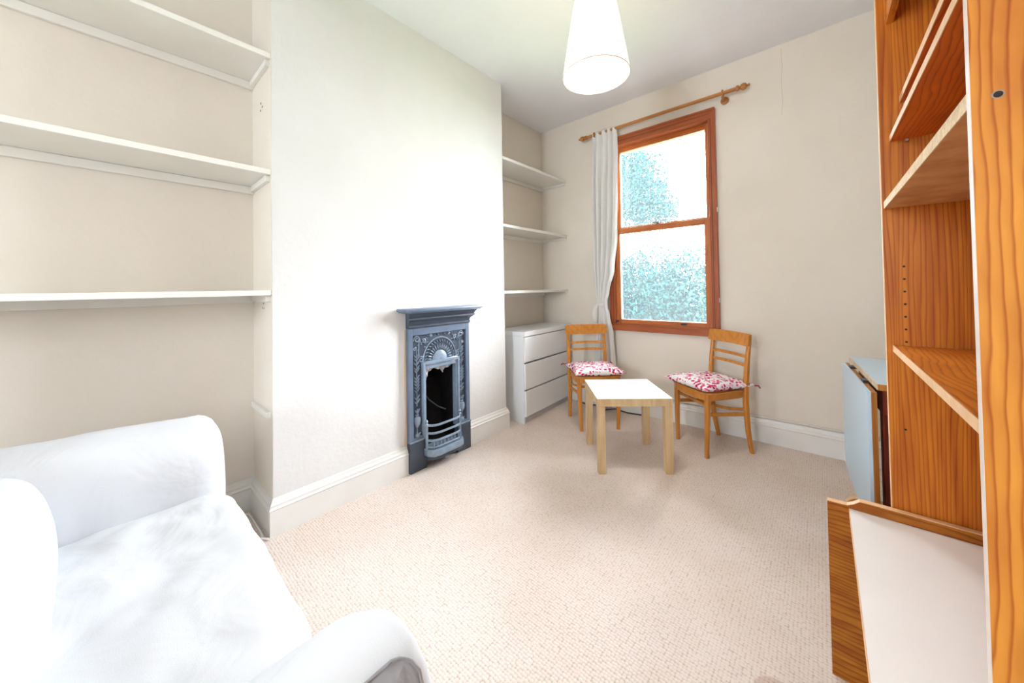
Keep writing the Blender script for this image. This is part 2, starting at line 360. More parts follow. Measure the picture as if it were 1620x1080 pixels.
struct('baseboard_recess', sweep_profile(SK, (XC, Y2), (XL, Y2), (0, 1)), M['gloss_white'])
struct('baseboard_back', sweep_profile(SK, (XL, YB), (XR, YB), (0, -1)), M['gloss_white'])
struct('baseboard_right', sweep_profile(SK, (XR, 2.62), (XR, YB), (-1, 0)), M['gloss_white'])

# ------------------------------------------------------------------ window
win = bpy.data.objects.new('window_1', None); C.objects.link(win); win['kind'] = 'structure'; win.location = (-1.047, YB, .735)
def wl(x0, x1, y0, y1, z0, z1, bev=.003): # y: negative = into room; world x,z given
    return MB().box(x0+1.047, x1+1.047, y0, y1, z0-.735, z1-.735, bev)
CW = .052
wl(WX0, WX0+CW, -.028, .06, WZ0, WZ1).build('jamb_casing', M['window_wood_v'], win)
wl(WX1-CW, WX1, -.028, .06, WZ0, WZ1).build('jamb_casing', M['window_wood_v'], win)
wl(WX0+.001, WX1-.001, -.030, .06, WZ1-.080, WZ1).build('head_casing', M['window_wood'], win)
wl(WX0+.001, WX1-.001, -.036, .06, WZ0, WZ0+.062).build('sill_casing', M['window_wood'], win)
wl(WX0+.02, WX1-.02, -.046, -.03, WZ0+.052, WZ0+.064).build('sill_bead', M['window_wood'], win)
for x0, x1 in ((WX0, WX0+.014), (WX1-.014, WX1)):
    wl(x0, x1, -.036, -.026, WZ0+.06, WZ1-.01, .002).build('architrave_bead', M['window_wood_v'], win)
wl(WX0, WX1, -.038, -.026, WZ1-.016, WZ1, .002).build('architrave_bead', M['window_wood'], win)
for x0, x1 in ((WX0+CW-.009, WX0+CW-.001), (WX1-CW+.001, WX1-CW+.009)):
    wl(x0, x1, -.033, -.027, WZ0+.065, WZ1-.082, .002).build('inner_bead', M['window_wood_v'], win)
    xm = (x0+x1)/2+(-.014 if x0 < -1.2 else .014); wl(xm-.003, xm+.003, -.0285, -.0278, WZ0+.065, WZ1-.05, 0).build('casing_groove', M['groove'], win)
wl(WX0+CW, WX1-CW, -.034, -.028, WZ1-.089, WZ1-.080, .002).build('inner_bead', M['window_wood'], win)
wl(WX0+.03, WX1-.03, -.0308, -.0300, WZ1-.045, WZ1-.040, 0).build('casing_groove', M['groove'], win)
# deep box jambs outside
for x0, x1 in ((WX0+CW-.02, WX0+CW+.003), (WX1-CW-.003, WX1-CW+.02)):
    wl(x0, x1, .058, .125, WZ0+.03, WZ1-.03, 0).build('box_jamb', M['window_wood_v'], win)
wl(WX0+.03, WX1-.03, .058, .20, WZ1-.09, WZ1-.065, 0).build('box_head', M['window_wood'], win)
wl(WX0+.03, WX1-.03, .058, .22, WZ0+.03, WZ0+.062, 0).build('outer_sill', M['window_wood'], win)
def sash(name, x0, x1, y0, y1, z0, z1, st, rb, rtp):
    s = MB().box(x0+1.047, x0+st+1.047, y0, y1, z0-.735, z1-.735, .003).build(name, M['sash_wood'], win)
    wl(x1-st, x1, y0, y1, z0, z1).build('stile', M['sash_wood'], s)
    wl(x0+st, x1-st, y0, y1, z0, z0+rb).build('bottom_rail', M['sash_wood_h'], s)
    wl(x0+st, x1-st, y0, y1, z1-rtp, z1).build('top_rail', M['sash_wood_h'], s)
    wl(x0+st-.004, x1-st+.004, (y0+y1)/2-.002, (y0+y1)/2+.002, z0+rb-.004, z1-rtp+.004, 0).build('pane', M['glass'], s)
    return s
ls = sash('lower_sash', -1.446, -.646, -.006, .034, .797, 1.672, .048, .040, .050)
us = sash('upper_sash', -1.446, -.646, .046, .086, 1.640, 2.445, .040, .050, .050)
for x in (-1.57+.13, -.86): # sash lifts
    wl(x-.022, x+.022, -.022, -.004, .812, .826).build('sash_lift', M['dark_metal'], win)
fz = MB().lathe([(.016, 0), (.016, .006), (.006, .008), (.006, .016), (.010, .018), (.010, .024)], 12, (-1.06+1.047, .014, 1.672-.735))
fz.box(-.05, .0, .006, .018, 1.688-.735, 1.694-.735).build('sash_fastener', M['dark_metal'], win)
for z in (1.72, 1.02): wl(WX1-.006, WX1+.006, -.034, -.022, z-.018, z+.018).build('casing_bracket', M['plastic'], win)
# rear window added behind the camera, never in frame, to let fill daylight in
w2 = bpy.data.objects.new('fill_window', None); C.objects.link(w2); w2['kind'] = 'structure'; w2.location = (-.6, YF, 1.25)
for a in (-.4, .35): MB().box(a, a+.05, -.09, -.03, 0, .8).build('frame_post', M['gloss_white'], w2)
for a in (0, .375, .75): MB().box(-.35, .35, -.09, -.03, a, a+.05).build('frame_rail', M['gloss_white'], w2)

# ------------------------------------------------------------------ alcove shelves
def alcove_shelf(x0, x1, y0, y1, ztop, label, group, near=False):
    t = thing('alcove_shelf', label, 'shelf', (x0, y0, ztop-.025), 0, group)
    L = y1-y0; D = x1-x0
    B(0.002, D, .002, L-.002, 0, .025, .002).build('board', M['shelf_white'], t)
    B(0.002, .020, .002, L-.002, -.038, -.0005, .002).build('batten', M['shelf_white'], t)
    if near: B(.021, D-.02, L-.020, L-.002, -.030, -.0005, .002).build('batten', M['shelf_white'], t)
    else: B(.021, D-.008, L-.020, L-.002, -.022, -.0005, .002).build('batten', M['shelf_white'], t)
    return t
for z, n in ((2.285, 'highest long white painted shelf in the alcove above the sofa'), (1.724, 'middle long white painted shelf above the sofa, gap along its rear batten'), (1.148, 'lowest long white painted shelf above the sofa, seen edge-on at eye level')):
    alcove_shelf(XL, XC-.002, -.95, Y1, z, n, 'shelves in the alcove above the sofa', True)
for z, n in ((2.240, 'highest short white shelf in the corner alcove beside the window'), (1.675, 'middle short white shelf in the corner alcove beside the window'), (1.118, 'lowest short white shelf in the corner alcove, just above the chest of drawers')):
    alcove_shelf(XL, XC-.006, Y2, YB, z, n, 'shelves in the corner alcove by the window')
t = thing('shelf_batten', 'bare white batten left on the alcove side wall behind the sofa', 'batten', (XL+.02, Y1, .54))
B(0, .27, -.018, -.001, 0, .028, .002).build('rail', M['shelf_white'], t)
cbw = bpy.data.objects['wall_chimney']
dots(cbw, [(-2.13, Y1-.002, 2.10), (-2.105, Y1-.002, 2.075), (-2.135, Y1-.002, 2.065)], 'Y', .006)
dots(cbw, [(-2.10, Y1-.002, 1.083), (-2.115, Y1-.002, 1.06), (-2.092, Y1-.002, 1.06)], 'Y', .004)

# ------------------------------------------------------------------ fireplace (local x = along the wall, local y = into the wall)
fp = thing('fireplace', 'small blue-black cast iron fireplace with moulded mantel and floral relief', 'fireplace', (XC, YCF, 0), PI/2)
FY = -.030
fr_ = MB()
fr_.box(-.250, -.219, FY, -.001, .195, .895, .002).box(.219, .250, FY, -.001, .195, .895, .002).box(-.219, .219, FY, -.001, .850, .895, .002)
fr_.box(-.219, -.145, FY, -.001, .195, .212, .002).box(.145, .219, FY, -.001, .195, .212, .002)
fr_.build('outer_frame', M['iron'], fp)
for sx_ in (-1, 1):
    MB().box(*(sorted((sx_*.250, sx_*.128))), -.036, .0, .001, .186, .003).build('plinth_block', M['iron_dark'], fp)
    MB().box(*(sorted((sx_*.252, sx_*.128))), -.040, .0, .187, .196, .002).build('plinth_bead', M['iron_light'], fp)
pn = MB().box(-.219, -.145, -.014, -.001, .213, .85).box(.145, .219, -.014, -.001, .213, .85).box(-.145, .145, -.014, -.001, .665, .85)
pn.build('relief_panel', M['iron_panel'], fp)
# fire opening moulding
om = MB()
for (a, b, c) in ((.150, .136, -.040), (.136, .124, -.030)):
    om.box(-a, -b, c, .01, .19, .64+(a-.12), .002).box(b, a, c, .01, .19, .64+(a-.12), .002)
om.box(-.1365, .1365, -.040, .01, .636+.015, .675, .003).box(-.130, .130, -.030, .01, .622, .652, .003)
om.build('opening_frame', M['iron_light'], fp, True)
# mantel cornice and shelf
cprof = [(0, .895), (-.034, .895), (-.040, .903), (-.040, .912), (-.034, .917), (-.044, .935), (-.062, .948), (-.072, .953), (-.072, .962), (-.066, .966), (-.080, .985), (-.098, .998), (0, .998)]
co_ = MB(); rings = []
for side in (-1, 1):
    pass
rings = [[Vector((-.250+(y+.034 if y < -.034 else 0)*.55, y, z)) for y, z in cprof], [Vector((.250-(y+.034 if y < -.034 else 0)*.55, y, z)) for y, z in cprof]]
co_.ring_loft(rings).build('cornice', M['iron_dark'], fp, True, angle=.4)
sh = MB().prism([(-.315, .0), (-.315, -.112), (-.290, -.136), (.290, -.136), (.315, -.112), (.315, .0)], 'Z', 1.004, 1.022, .005)
sh.prism([(-.300, .0), (-.300, -.104), (-.280, -.122), (.280, -.122), (.300, -.104), (.300, .0)], 'Z', .996, 1.006, .002)
sh.build('mantel_shelf', M['iron'], fp, True, angle=.5)
# relief: rising sun with rays, garland arch, scrolls and leaves
RY = -.012
sun = MB(); pts = []
nseg = 18
def dome(mb, cx, cz, r, h, a0=0, a1=PI, n=18, k=5):
    rings = []
    for j in range(k+1):
        rr = r*math.cos(j/k*PI/2*.92); y = RY-h*math.sin(j/k*PI/2)
        rings.append([Vector((cx+rr*math.cos(a0+(a1-a0)*i/n), y, cz+rr*math.sin(a0+(a1-a0)*i/n))) for i in range(n+1)])
    return mb.ring_loft(rings, False, False)
dome(sun, .0, .672, .062, .014); sun.build('sun_disc', M['iron_light'], fp, True)
def petal(mb, cx, cz, ang, L, wd, h=.009):
    """almond leaf lying on the panel"""
    d = Vector((math.cos(ang), 0, math.sin(ang))); n_ = Vector((-math.sin(ang), 0, math.cos(ang))); c = Vector((cx, RY, cz)); rings = []
    for i in range(7):
        t_ = i/6; w_ = wd*math.sin(PI*min(max(t_, .04), .97))**.8; p = c+d*(t_-.5)*L
        rings.append([p-n_*w_/2, p-n_*w_*.25+Vector((0, -h*.8, 0)), p+Vector((0, -h, 0)), p+n_*w_*.25+Vector((0, -h*.8, 0)), p+n_*w_/2])
    return mb.ring_loft(rings, False, False)
for i in range(15):
    a = PI*(i+.5)/15
    mb = MB(); petal(mb, .085*math.cos(a), .672+.085*math.sin(a), a, .036, .013); mb.build('sun_ray', M['iron_light'], fp, True)
for i in range(17):
    a = PI*(i+.5)/17
    mb = MB(); petal(mb, .117*math.cos(a), .672+.117*math.sin(a)*1.05, a+.6, .022, .009); mb.build('leaf_relief', M['iron_light'], fp, True)
arch = MB().tube([(.136*math.cos(PI*i/20), RY-.003, .668+.150*math.sin(PI*i/20)) for i in range(21)], .0045, 6); arch.build('arch_bead', M['iron_light'], fp, True)
def spiral(cx, cz, r, turns, a0, s):
    n = 26; return [(cx+s*r*(1-.8*i/n)*math.cos(a0+turns*2*PI*i/n), RY-.004, cz+r*(1-.8*i/n)*math.sin(a0+turns*2*PI*i/n)) for i in range(n+1)]
for s in (-1, 1):
    for (cx, cz, r, tn, a0) in ((.182, .822, .024, 1.5, -.4), (.150, .690, .020, 1.4, 1.2), (.128, .806, .016, 1.3, .5), (.075, .836, .010, 1.2, 0), (.200, .765, .012, 1.2, 2)):
        MB().tube(spiral(s*cx, cz, r, tn, a0, s), .0042, 6).build('scroll_relief', M['iron_light'], fp, True)
    MB().tube([(s*.158, RY-.003, .828), (s*.165, RY-.003, .79), (s*.170, RY-.003, .74), (s*.162, RY-.003, .705)], .004, 6).build('stem_relief', M['iron_light'], fp, True)
    random.seed(11)
    for i in range(12):
        mb = MB(); petal(mb, s*random.uniform(.10, .205), random.uniform(.74, .845), random.uniform(0, PI), .020, .009); mb.build('leaf_relief', M['iron_light'], fp, True)
    for i in range(4):
        mb = MB(); petal(mb, s*(.015+.026*i), .838-.0*i, s*.9+PI/2*(i % 2), .018, .008); mb.build('leaf_relief', M['iron_light'], fp, True)
    # side pilaster: stem with leaf whorls over an urn
    x = s*.184
    MB().tube([(x, RY-.003, .40), (x, RY-.003, .70), (x, RY-.003, .775)], .0035, 6).build('stem_relief', M['iron_light'], fp, True)
    for k, z in enumerate([.43, .455, .50, .52, .54, .56, .58, .625, .64, .67, .70, .72]):
        for q in (-1, 1):
            mb = MB(); petal(mb, x+q*.011, z+.004*q, PI/2-q*.6, .028, .011, .010); mb.build('leaf_relief', M['iron_light'], fp, True)
    urn = MB().lathe([(.004, .212), (.020, .214), (.018, .222), (.006, .232), (.005, .262), (.010, .270), (.021, .290), (.025, .312), (.022, .330), (.010, .338), (.014, .346), (.012, .352)], 14, (x, RY, 0))
    urn.build('urn_relief', M['iron_light'], fp, True)
    for q in (-1, 0, 1):
        mb = MB(); petal(mb, x+q*.009, .368, PI/2-q*.5, .034, .012, .012); mb.build('leaf_relief', M['iron_light'], fp, True)
    mb = MB(); [petal(mb, x+q*.012, .222, PI/2-q*.9, .026, .012, .012) for q in (-1, 1)]; mb.build('leaf_relief', M['iron_light'], fp, True)
# firebox
fb = MB().box(-.20, -.145, -.001, .27, .0, .78).box(.145, .20, -.001, .27, .0, .78).box(-.20, .20, .26, .275, 0, .78).box(-.145, .145, .0, .26, .675, .78)
fb.build('firebox', M['firebrick'], fp)
MB().box(-.145, .145, .06, .26, .001, .10).build('hearth_brick', M['firebrick'], fp)
MB().prism([(.26, .10), (.26, .52), (.20, .50), (.13, .10)], 'X', -.145, .145).build('back_brick', M['firebrick'], fp)
MB().tube([(-.03, .14, .42), (.0, .11, .37), (.04, .07, .325), (.085, .04, .30)], .007, 6, flat=.6).build('side_rail', M['iron_dark'], fp, True)
# grate
g = B(-.15, .15, -.045, .0, .118, .128, .002).build('grate', M['iron_light'], fp)
def bow(z, r=.008, d=.055):
    P_ = []
    for i in range(15):
        u = -1+2*i/14; yy = -.040-d*(1-min(1, abs(u)**6)) ; P_.append((u*.136, yy, z))
    return P_
for k, z in enumerate((.272, .222, .176)):
    MB().rbar(bow(z), .014, .008, (0, 0, 1)).build('grate_bar', M['iron_light'], g)
for i in range(9):
    x = -.112+.028*i
    MB().rbar([(x, -.088, .128), (x, -.094, .150), (x, -.090, .168)], .006, .006, (1, 0, 0)).build('grate_tooth', M['iron_light'], g)
MB().rbar(bow(.134), .012, .012, (0, 0, 1)).build('grate_bar', M['iron_light'], g)
fp_ = MB().prism([(-.150, -.02), (-.146, -.070), (-.120, -.108), (-.075, -.118), (.075, -.118), (.120, -.108), (.146, -.070), (.150, -.02)], 'Z', .082, .122, .006)
fp_.build('grate_apron', M['iron_light'], g, True, angle=.5)
MB().prism([(-.145, -.02), (-.140, -.062), (-.118, -.094), (-.072, -.104), (.072, -.104), (.118, -.094), (.140, -.062), (.145, -.02)], 'Z', .058, .081, .003).build('grate_lip', M['iron_dark'], g, True, angle=.5)
for s in (-1, 1):
    MB().lathe([(.009, 0), (.009, .17), (.012, .175), (.006, .185), (.010, .195), (.004, .207)], 10, (s*.136, -.048, .10)).build('grate_post', M['iron_light'], g, True)
MB().sphere((-.02, -.090, .050), .011).build('damper_knob', M['iron_light'], g, True)
MB().box(-.03, -.01, -.09, .0, .046, .052).build('damper_rod', M['iron_dark'], g)
# crumbling strip of bare plaster beside the iron
MB().prism([(-.270, .17), (-.251, .17), (-.251, .89), (-.259, .89), (-.268, .6), (-.263, .4)], 'Y', -.003, .001).build('bare_plaster_edge', M['stone'], fp)
# foil
fo = MB(); rings = []
random.seed(4)
for j in range(5):
    row = []
    for i in range(19):
        x = -.122+.244*i/18; drop = .022+.018*math.sin(i*.55+1)+.010*math.sin(i*1.7)+(.060 if i < 3 else 0)
        row.append(Vector((x, -.004+.02*j/4*0+random.uniform(-.010, .012)+.02*j/4, .622-.001-drop*j/4+random.uniform(-.004, .004)*(j > 0))))
    rings.append(row)
fo.ring_loft(rings, False, False)
f_ = fo.build('crumpled_foil', M['foil']); f_.location = (XC, YCF, 0); f_.rotation_euler = (0, 0, PI/2)
f_.modifiers.new('s', 'SOLIDIFY').thickness = .002
tag(f_, 'crumpled silvery foil stuffed in the top of the fireplace opening', 'foil')

# ------------------------------------------------------------------ chest of drawers (local x along front, local y = depth backward)
ch = thing('chest_of_drawers', 'white three-drawer chest in the corner alcove beside the chimney breast', 'chest of drawers', (-1.880, 2.300, 0), PI/2+math.radians(3.4))
W_, D_, Hh = .79, .335, .768
B(0, .018, .018, D_, 0, Hh-.002, .001).build('side_panel', M['laminate'], ch)
B(W_-.018, W_, .018, D_, 0, Hh-.002, .001).build('side_panel', M['laminate'], ch)
B(-.001, W_+.001, .0, D_, Hh-.040, Hh, .002).build('top', M['laminate'], ch)
B(.018, W_-.018, D_-.012, D_-.002, .02, Hh-.042).build('back_panel', M['laminate'], ch)
B(.018, W_-.018, .03, D_-.014, .050, .070).build('bottom_panel', M['laminate'], ch)
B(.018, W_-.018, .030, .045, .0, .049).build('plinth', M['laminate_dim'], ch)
for z0, z1 in ((.512, .722), (.285, .499), (.060, .273)):
    d = B(.002, W_-.002, -.002, .017, z0, z1, .0025).build('drawer_front', M['laminate'], ch)
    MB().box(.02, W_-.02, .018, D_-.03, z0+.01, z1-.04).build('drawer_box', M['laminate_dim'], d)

# ------------------------------------------------------------------ curtain rail and curtain
RZ = 2.580
rl = thing('curtain_rail', 'honey wooden curtain pole with turned finials above the window', 'curtain rail', (-1.06, YB-.082, RZ))
MB().tube([(-.62, 0, 0), (.62, 0, 0)], .0135, 14).build('pole', M['rod'], rl, True)
for s in (-1, 1):
    pr = [(.0135, .615), (.020, .618), (.020, .634), (.013, .638), (.013, .644), (.022, .650), (.025, .664), (.021, .678), (.010, .686), (.009, .692), (.012, .697), (.006, .704)]
    MB().lathe([(r, s*x) for r, x in pr], 16, (0, 0, 0), 'X').build('finial', M['rod'], rl, True)
for x in (.53, -.535):
    MB().lathe([(.026, .0), (.026, -.012), (.014, -.018), (.010, -.062)][::-1] if 0 else [(.028, .081), (.028, .070), (.012, .064), (.011, .006)], 16, (x, 0, -.028), 'Y').build('bracket', M['rod'], rl, True)
    MB().tube([(x+.0, .020*math.cos(a), .020*math.sin(a)) for a in [i*PI/8 for i in range(17)]], .006, 8).build('bracket_ring', M['rod'], rl, True)

def curtain():
    rings = []; zs = []
    NZ, NX = 90, 150
    key = [(2.600, -1.490, .118, .022, .032), (2.575, -1.490, .120, .024, .032), (2.545, -1.490, .120, .026, .024), (2.40, -1.492, .122, .03, .026), (2.0, -1.502, .117, .034, .03), (1.6, -1.510, .110, .036, .03), (1.30, -1.527, .092, .036, .03),
           (1.10, -1.545, .062, .032, .025), (1.00, -1.552, .044, .026, .022), (.945, -1.552, .046, .028, .022), (.88, -1.545, .058, .032, .025), (.70, -1.535, .078, .036, .03), (.40, -1.535, .095, .036, .03), (.06, -1.545, .105, .036, .03)]
    def kv(z):
        for a, b in zip(key, key[1:]):
            if b[0] <= z <= a[0]:
                t_ = (a[0]-z)/(a[0]-b[0]); t_ = t_*t_*(3-2*t_); return [p+(q-p)*t_ for p, q in zip(a, b)]
        return key[-1] if z < .06 else key[0]
    for j in range(NZ+1):
        z = 2.600-(2.600-.06)*j/NZ; _, cx, hw, dp, _q = kv(z); row = []
        for i in range(NX+1):
            u = -1+2*i/NX
            ph = 4.6*PI*u+1.1*math.sin(1.6*z+u*3)+.5*noise.noise(Vector((u*2, z*1.5, 0)))*2
            amp = dp*(.55+.45*noise.noise(Vector((u*1.7, z*.8, 5))))*(1 if z < 2.55 else .9)
            x = cx+hw*u+.004*math.sin(ph*1.0+1); y = YB-.082+amp*math.sin(ph)
            y = min(y, YB-.047)
            if z > 2.54: y = y-.006
            row.append(Vector((x+1.50, y-YB, z)))
        rings.append(row)
    mb = MB(); mb.ring_loft(rings, False, False)
    return mb
cu = thing('curtain', 'white cotton curtain knotted low and hanging at the left of the window', 'curtain', (-1.50, YB, 0))
c1 = curtain().build('drape', M['curtain'], cu, True, angle=3); c1.modifiers.new('s', 'SOLIDIFY').thickness = .002
# knot and the end of cloth hanging out of it
kn = MB()
kn.sphere((-.050, -.082, .965), .034, 1.35, 1.0, .70, 24)
for v in kn.bm.verts: v.co += Vector((1, 1, 1))*.014*noise.noise(v.co*38)
kn.build('knot', M['curtain'], cu, True, angle=3)
tl = MB(); tl.tube([(-.075, -.10, .985), (-.098, -.115, .95), (-.108, -.12, .90), (-.105, -.12, .84), (-.10, -.12, .80)], [.010, .020, .026, .024, .015], 12, flat=.45)
tl.build('cloth_tail', M['curtain'], cu, True, angle=3)
# blind-cord pull hanging on the wall
bp_ = thing('cord_pull', 'small white cord pull hanging below the left end of the window sill', 'cord pull', (-1.487, YB-.02, .60))
MB().tube([(0, 0, .14), (.003, -.002, .08), (-.002, 0, .02)], .0016, 6).build('cord', M['dark_metal'], bp_)
MB().lathe([(.004, .022), (.013, .018), (.015, -.02), (.010, -.028)], 12).build('toggle', M['plastic'], bp_, True)

# ------------------------------------------------------------------ chairs (local +y = front)
def make_chair(label):
    t = thing('dining_chair', label, 'chair', (0, 0, 0), 0, 'wooden dining chairs beside the window')
    ZS = .432
    # seat frame and seat
    def outline(k=1.0, z=0):
        P_ = []
        for i in range(28):
            a = 2*PI*i/28; c, s = math.cos(a), math.sin(a)
            x = math.copysign(abs(c)**.42, c)*.186*k; y = math.copysign(abs(s)**.42, s)*.186*k
            x *= 1+.10*(y/.186); P_.append((x, y+.012))
        return P_
    MB().prism(outline(), 'Z', ZS-.012, ZS, .003).build('seat', M['chair'], t, True, angle=.5)
    MB().prism(outline(.95), 'Z', ZS-.052, ZS-.0125, .002).build('seat_frame', M['chair'], t, True, angle=.5)
    for s in (-1, 1):
        MB().rbar([(s*.150, .160, 0), (s*.158, .156, .22), (s*.160, .150, ZS-.014)], [.024, .032, .036], [.024, .032, .036], (1, 0, 0)).build('front_leg', M['chair'], t, True, angle=.5)
        MB().rbar([(s*.152, -.180, 0), (s*.156, -.150, .16), (s*.160, -.135, .34), (s*.162, -.136, .46), (s*.164, -.150, .62), (s*.166, -.172, .785)],
                  [.024, .028, .030, .030, .028, .022], [.026, .032, .036, .036, .030, .022], (1, 0, 0)).build('back_post', M['chair'], t, True, angle=.5)
        MB().rbar([(s*.155, .150, .285), (s*.155, -.145, .265)], .014, .024, (1, 0, 0)).build('side_stretcher', M['chair'], t, True, angle=.5)
    MB().rbar([(-.158, .150, .345), (.158, .150, .345)], .014, .020, (0, 1, 0)).build('front_stretcher', M['chair'], t, True, angle=.5)
    MB().rbar([(.150*math.cos(a), -.140+.15*math.sin(a), .300) for a in [PI*i/14 for i in range(15)]], .018, .012, (0, 0, 1)).build('bowed_stretcher', M['chair'], t, True, angle=.5)
    # top rail: wide curved board, two curved slats
    def curved(z0, z1, hw, th, y0, lean, bowd):
        mb = MB(); rings = []
        for i in range(17):
            u = -1+2*i/16; x = u*hw; b_ = -bowd*(1-u*u)
            y = y0+b_
            zz0, zz1 = z0, z1
            e = .006*(abs(u) > .98)
            rings.append([Vector((x, y-th/2, zz0+e)), Vector((x, y+th/2, zz0+e)), Vector((x, y+th/2-lean, zz1-e)), Vector((x, y-th/2-lean, zz1-e))])
        return mb.ring_loft(rings)
    curved(.722, .805, .186, .020, -.148, .012, .022).build('top_rail', M['chair'], t, True, angle=.5)
    curved(.640, .658, .160, .012, -.152, .002, .022).build('back_slat', M['chair'], t, True, angle=.5)
    curved(.580, .598, .160, .012, -.147, .002, .022).build('back_slat', M['chair'], t, True, angle=.5)
    return t
chA = make_chair('honey wooden dining chair at the right, its back under the window corner')
chA.location = (-.612, 2.822, 0); chA.rotation_euler.z = math.radians(140.8)
chB = copy_tree(chA); chB['label'] = 'honey wooden dining chair between the chest of drawers and the small table'
chB.location = (-1.470, 2.690, 0); chB.rotation_euler.z = math.radians(-133)

def make_cushion(label):
    t = thing('seat_cushion', label, 'cushion', (0, 0, 0), 0, 'pink floral seat cushions')
    n = 44; mb = MB(); tops = []; bots = []
    hw = .205; dim = [(-.075, -.075), (.075, -.075), (-.075, .075), (.075, .075), (0, 0)]
    for j in range(n+1):
        rt_, rb_ = [], []
        for i in range(n+1):
            u, v = -1+2*i/n, -1+2*j/n
            pin = 1-.10*(1-abs(u)**2)*abs(v)**3; pin2 = 1-.10*(1-abs(v)**2)*abs(u)**3
            x, y = u*hw*pin2, v*hw*pin
            h = ((1-abs(u)**2.6)*(1-abs(v)**2.6))**.5*.040
            for a, b in dim: h -= .014*math.exp(-((x-a)**2+(y-b)**2)/.0006)*(1 if h > .01 else 0)
            h += .004*noise.noise(Vector((x*22, y*22, 0)))*(1-abs(u)**6)*(1-abs(v)**6)
            rim = .004*math.sin(u*26)*(abs(v) > .93)+.004*math.sin(v*26)*(abs(u) > .93)
            rt_.append(Vector((x, y, .030+max(h, 0)+rim))); rb_.append(Vector((x, y, .028+rim-max(0, min(.026, h*.9)))))
        tops.append(rt_); bots.append(rb_)
    mb.ring_loft(tops, False, False); mb.ring_loft(bots, False, False)
    bmesh.ops.remove_doubles(mb.bm, verts=mb.bm.verts[:], dist=.0025)
    mb.build('cushion_cover', M['floral'], t, True, angle=3)
    for s in (-1, 1):
        MB().tube([(s*.198, -.198, .028), (s*.215, -.212, .030), (s*.232, -.205, .020)], .005, 6).build('tie', M['floral_tie'], t, True)
    return t
M['floral_tie'] = mat('crimson_tie', (.35, .05, .10), .8)
cuA = make_cushion('pink and white floral tie-on cushion on the right-hand chair')
a = math.radians(140.8)
cuA.location = (-.612-math.sin(a)*.028, 2.822+math.cos(a)*.028, .432); cuA.rotation_euler.z = a+.10
cuB = copy_tree(cuA); cuB['label'] = 'pink and white floral tie-on cushion on the chair beside the white chest'
a = math.radians(-133); cuB.location = (-1.470-math.sin(a)*.028, 2.690+math.cos(a)*.028, .432); cuB.rotation_euler.z = a-.04

# ------------------------------------------------------------------ low square table
tb = thing('side_table', 'small square pale birch side table with thick square legs', 'table', (-1.0454, 1.9677, 0), .6824)
TS, TH = .4513, .4573
B(0, TS, 0, TS, TH-.0485, TH-.003, .001).build('apron', M['birch'], tb)
B(-.001, TS+.001, -.001, TS+.001, TH-.003, TH, .001).build('table_top', M['birch_top'], tb)
for x in (0, TS-.046):
    for y in (0, TS-.046): B(x, x+.046, y, y+.046, 0, TH-.049, .0015).build('leg', M['birch'], tb)

# ------------------------------------------------------------------ drop-leaf table folded by the bookcase
dt = thing('drop_leaf_table', 'folded drop-leaf table with pale blue laminate top behind the bookcase', 'table', (.150, 1.905, 0), math.radians(4.6))
TL = .63
B(0, .215, 0, TL, .735, .757, .001).build('table_top', M['blue'], dt)
B(-.003, -.0002, 0, TL, .735, .756, .0).build('top_edge', M['blue_edge'], dt)
B(-.001, .215, -.0035, -.0005, .735, .757, .0).build('top_edge', M['tablewood'], dt)
lf = MB().prism([(0, .235), (.03, .20), (.06, .19), (TL-.09, .19), (TL-.03, .21), (TL, .27), (TL, .725), (0, .725)], 'X', -.030, -.020)
leaf = lf.build('drop_leaf', M['blue'], dt)
MB().prism([(0, .236), (.03, .201), (.06, .191), (TL-.09, .191), (TL-.03, .211), (TL, .271), (TL, .724), (0, .724)], 'X', -.0195, -.004).build('leaf_core', M['tablewood'], leaf)
for y in (.16, .46): MB().box(-.018, .01, y, y+.05, .7245, .7345).build('hinge', M['dark_metal'], dt)
for y in (.07, TL-.13):
    for x in (.02, .16): B(x, x+.042, y, y+.042, .10, .734, .003).build('leg', M['redwood'], dt)
B(.02, .202, .055, .07, .63, .734).build('table_apron', M['redwood'], dt)
B(.02, .035, .112, TL-.13, .63, .734).build('table_apron', M['redwood'], dt)
def foot(y):
    P_ = [(.21, 0), (.21, .098)]
    P_ += [(.005, .098)]+[(.005-.055*math.sin(a), .043+.055*math.cos(a)) for a in [PI/2*i/8 for i in range(1, 9)]]+[(-.050, 0)]
    return MB().prism(P_, 'Y', y, y+.030, .002)
for y in (.13, TL-.15):
    f1 = foot(y).build('foot', M['tablewood'], dt)
    MB().prism([(-.0503, .002), (-.0503, .043)]+[(.005-.0553*math.sin(a), .043+.0553*math.cos(a)) for a in [PI/2*i/8 for i in range(8, -1, -1)]]+[(.20, .0983), (.20, .0995), (.005, .0995)]+[(.005-.0566*math.sin(a), .043+.0566*math.cos(a)) for a in [PI/2*i/8 for i in range(0, 9)]]+[(-.0516, .002)], 'Y', y, y+.03).build('foot_edge', M['pine_edge'], f1)

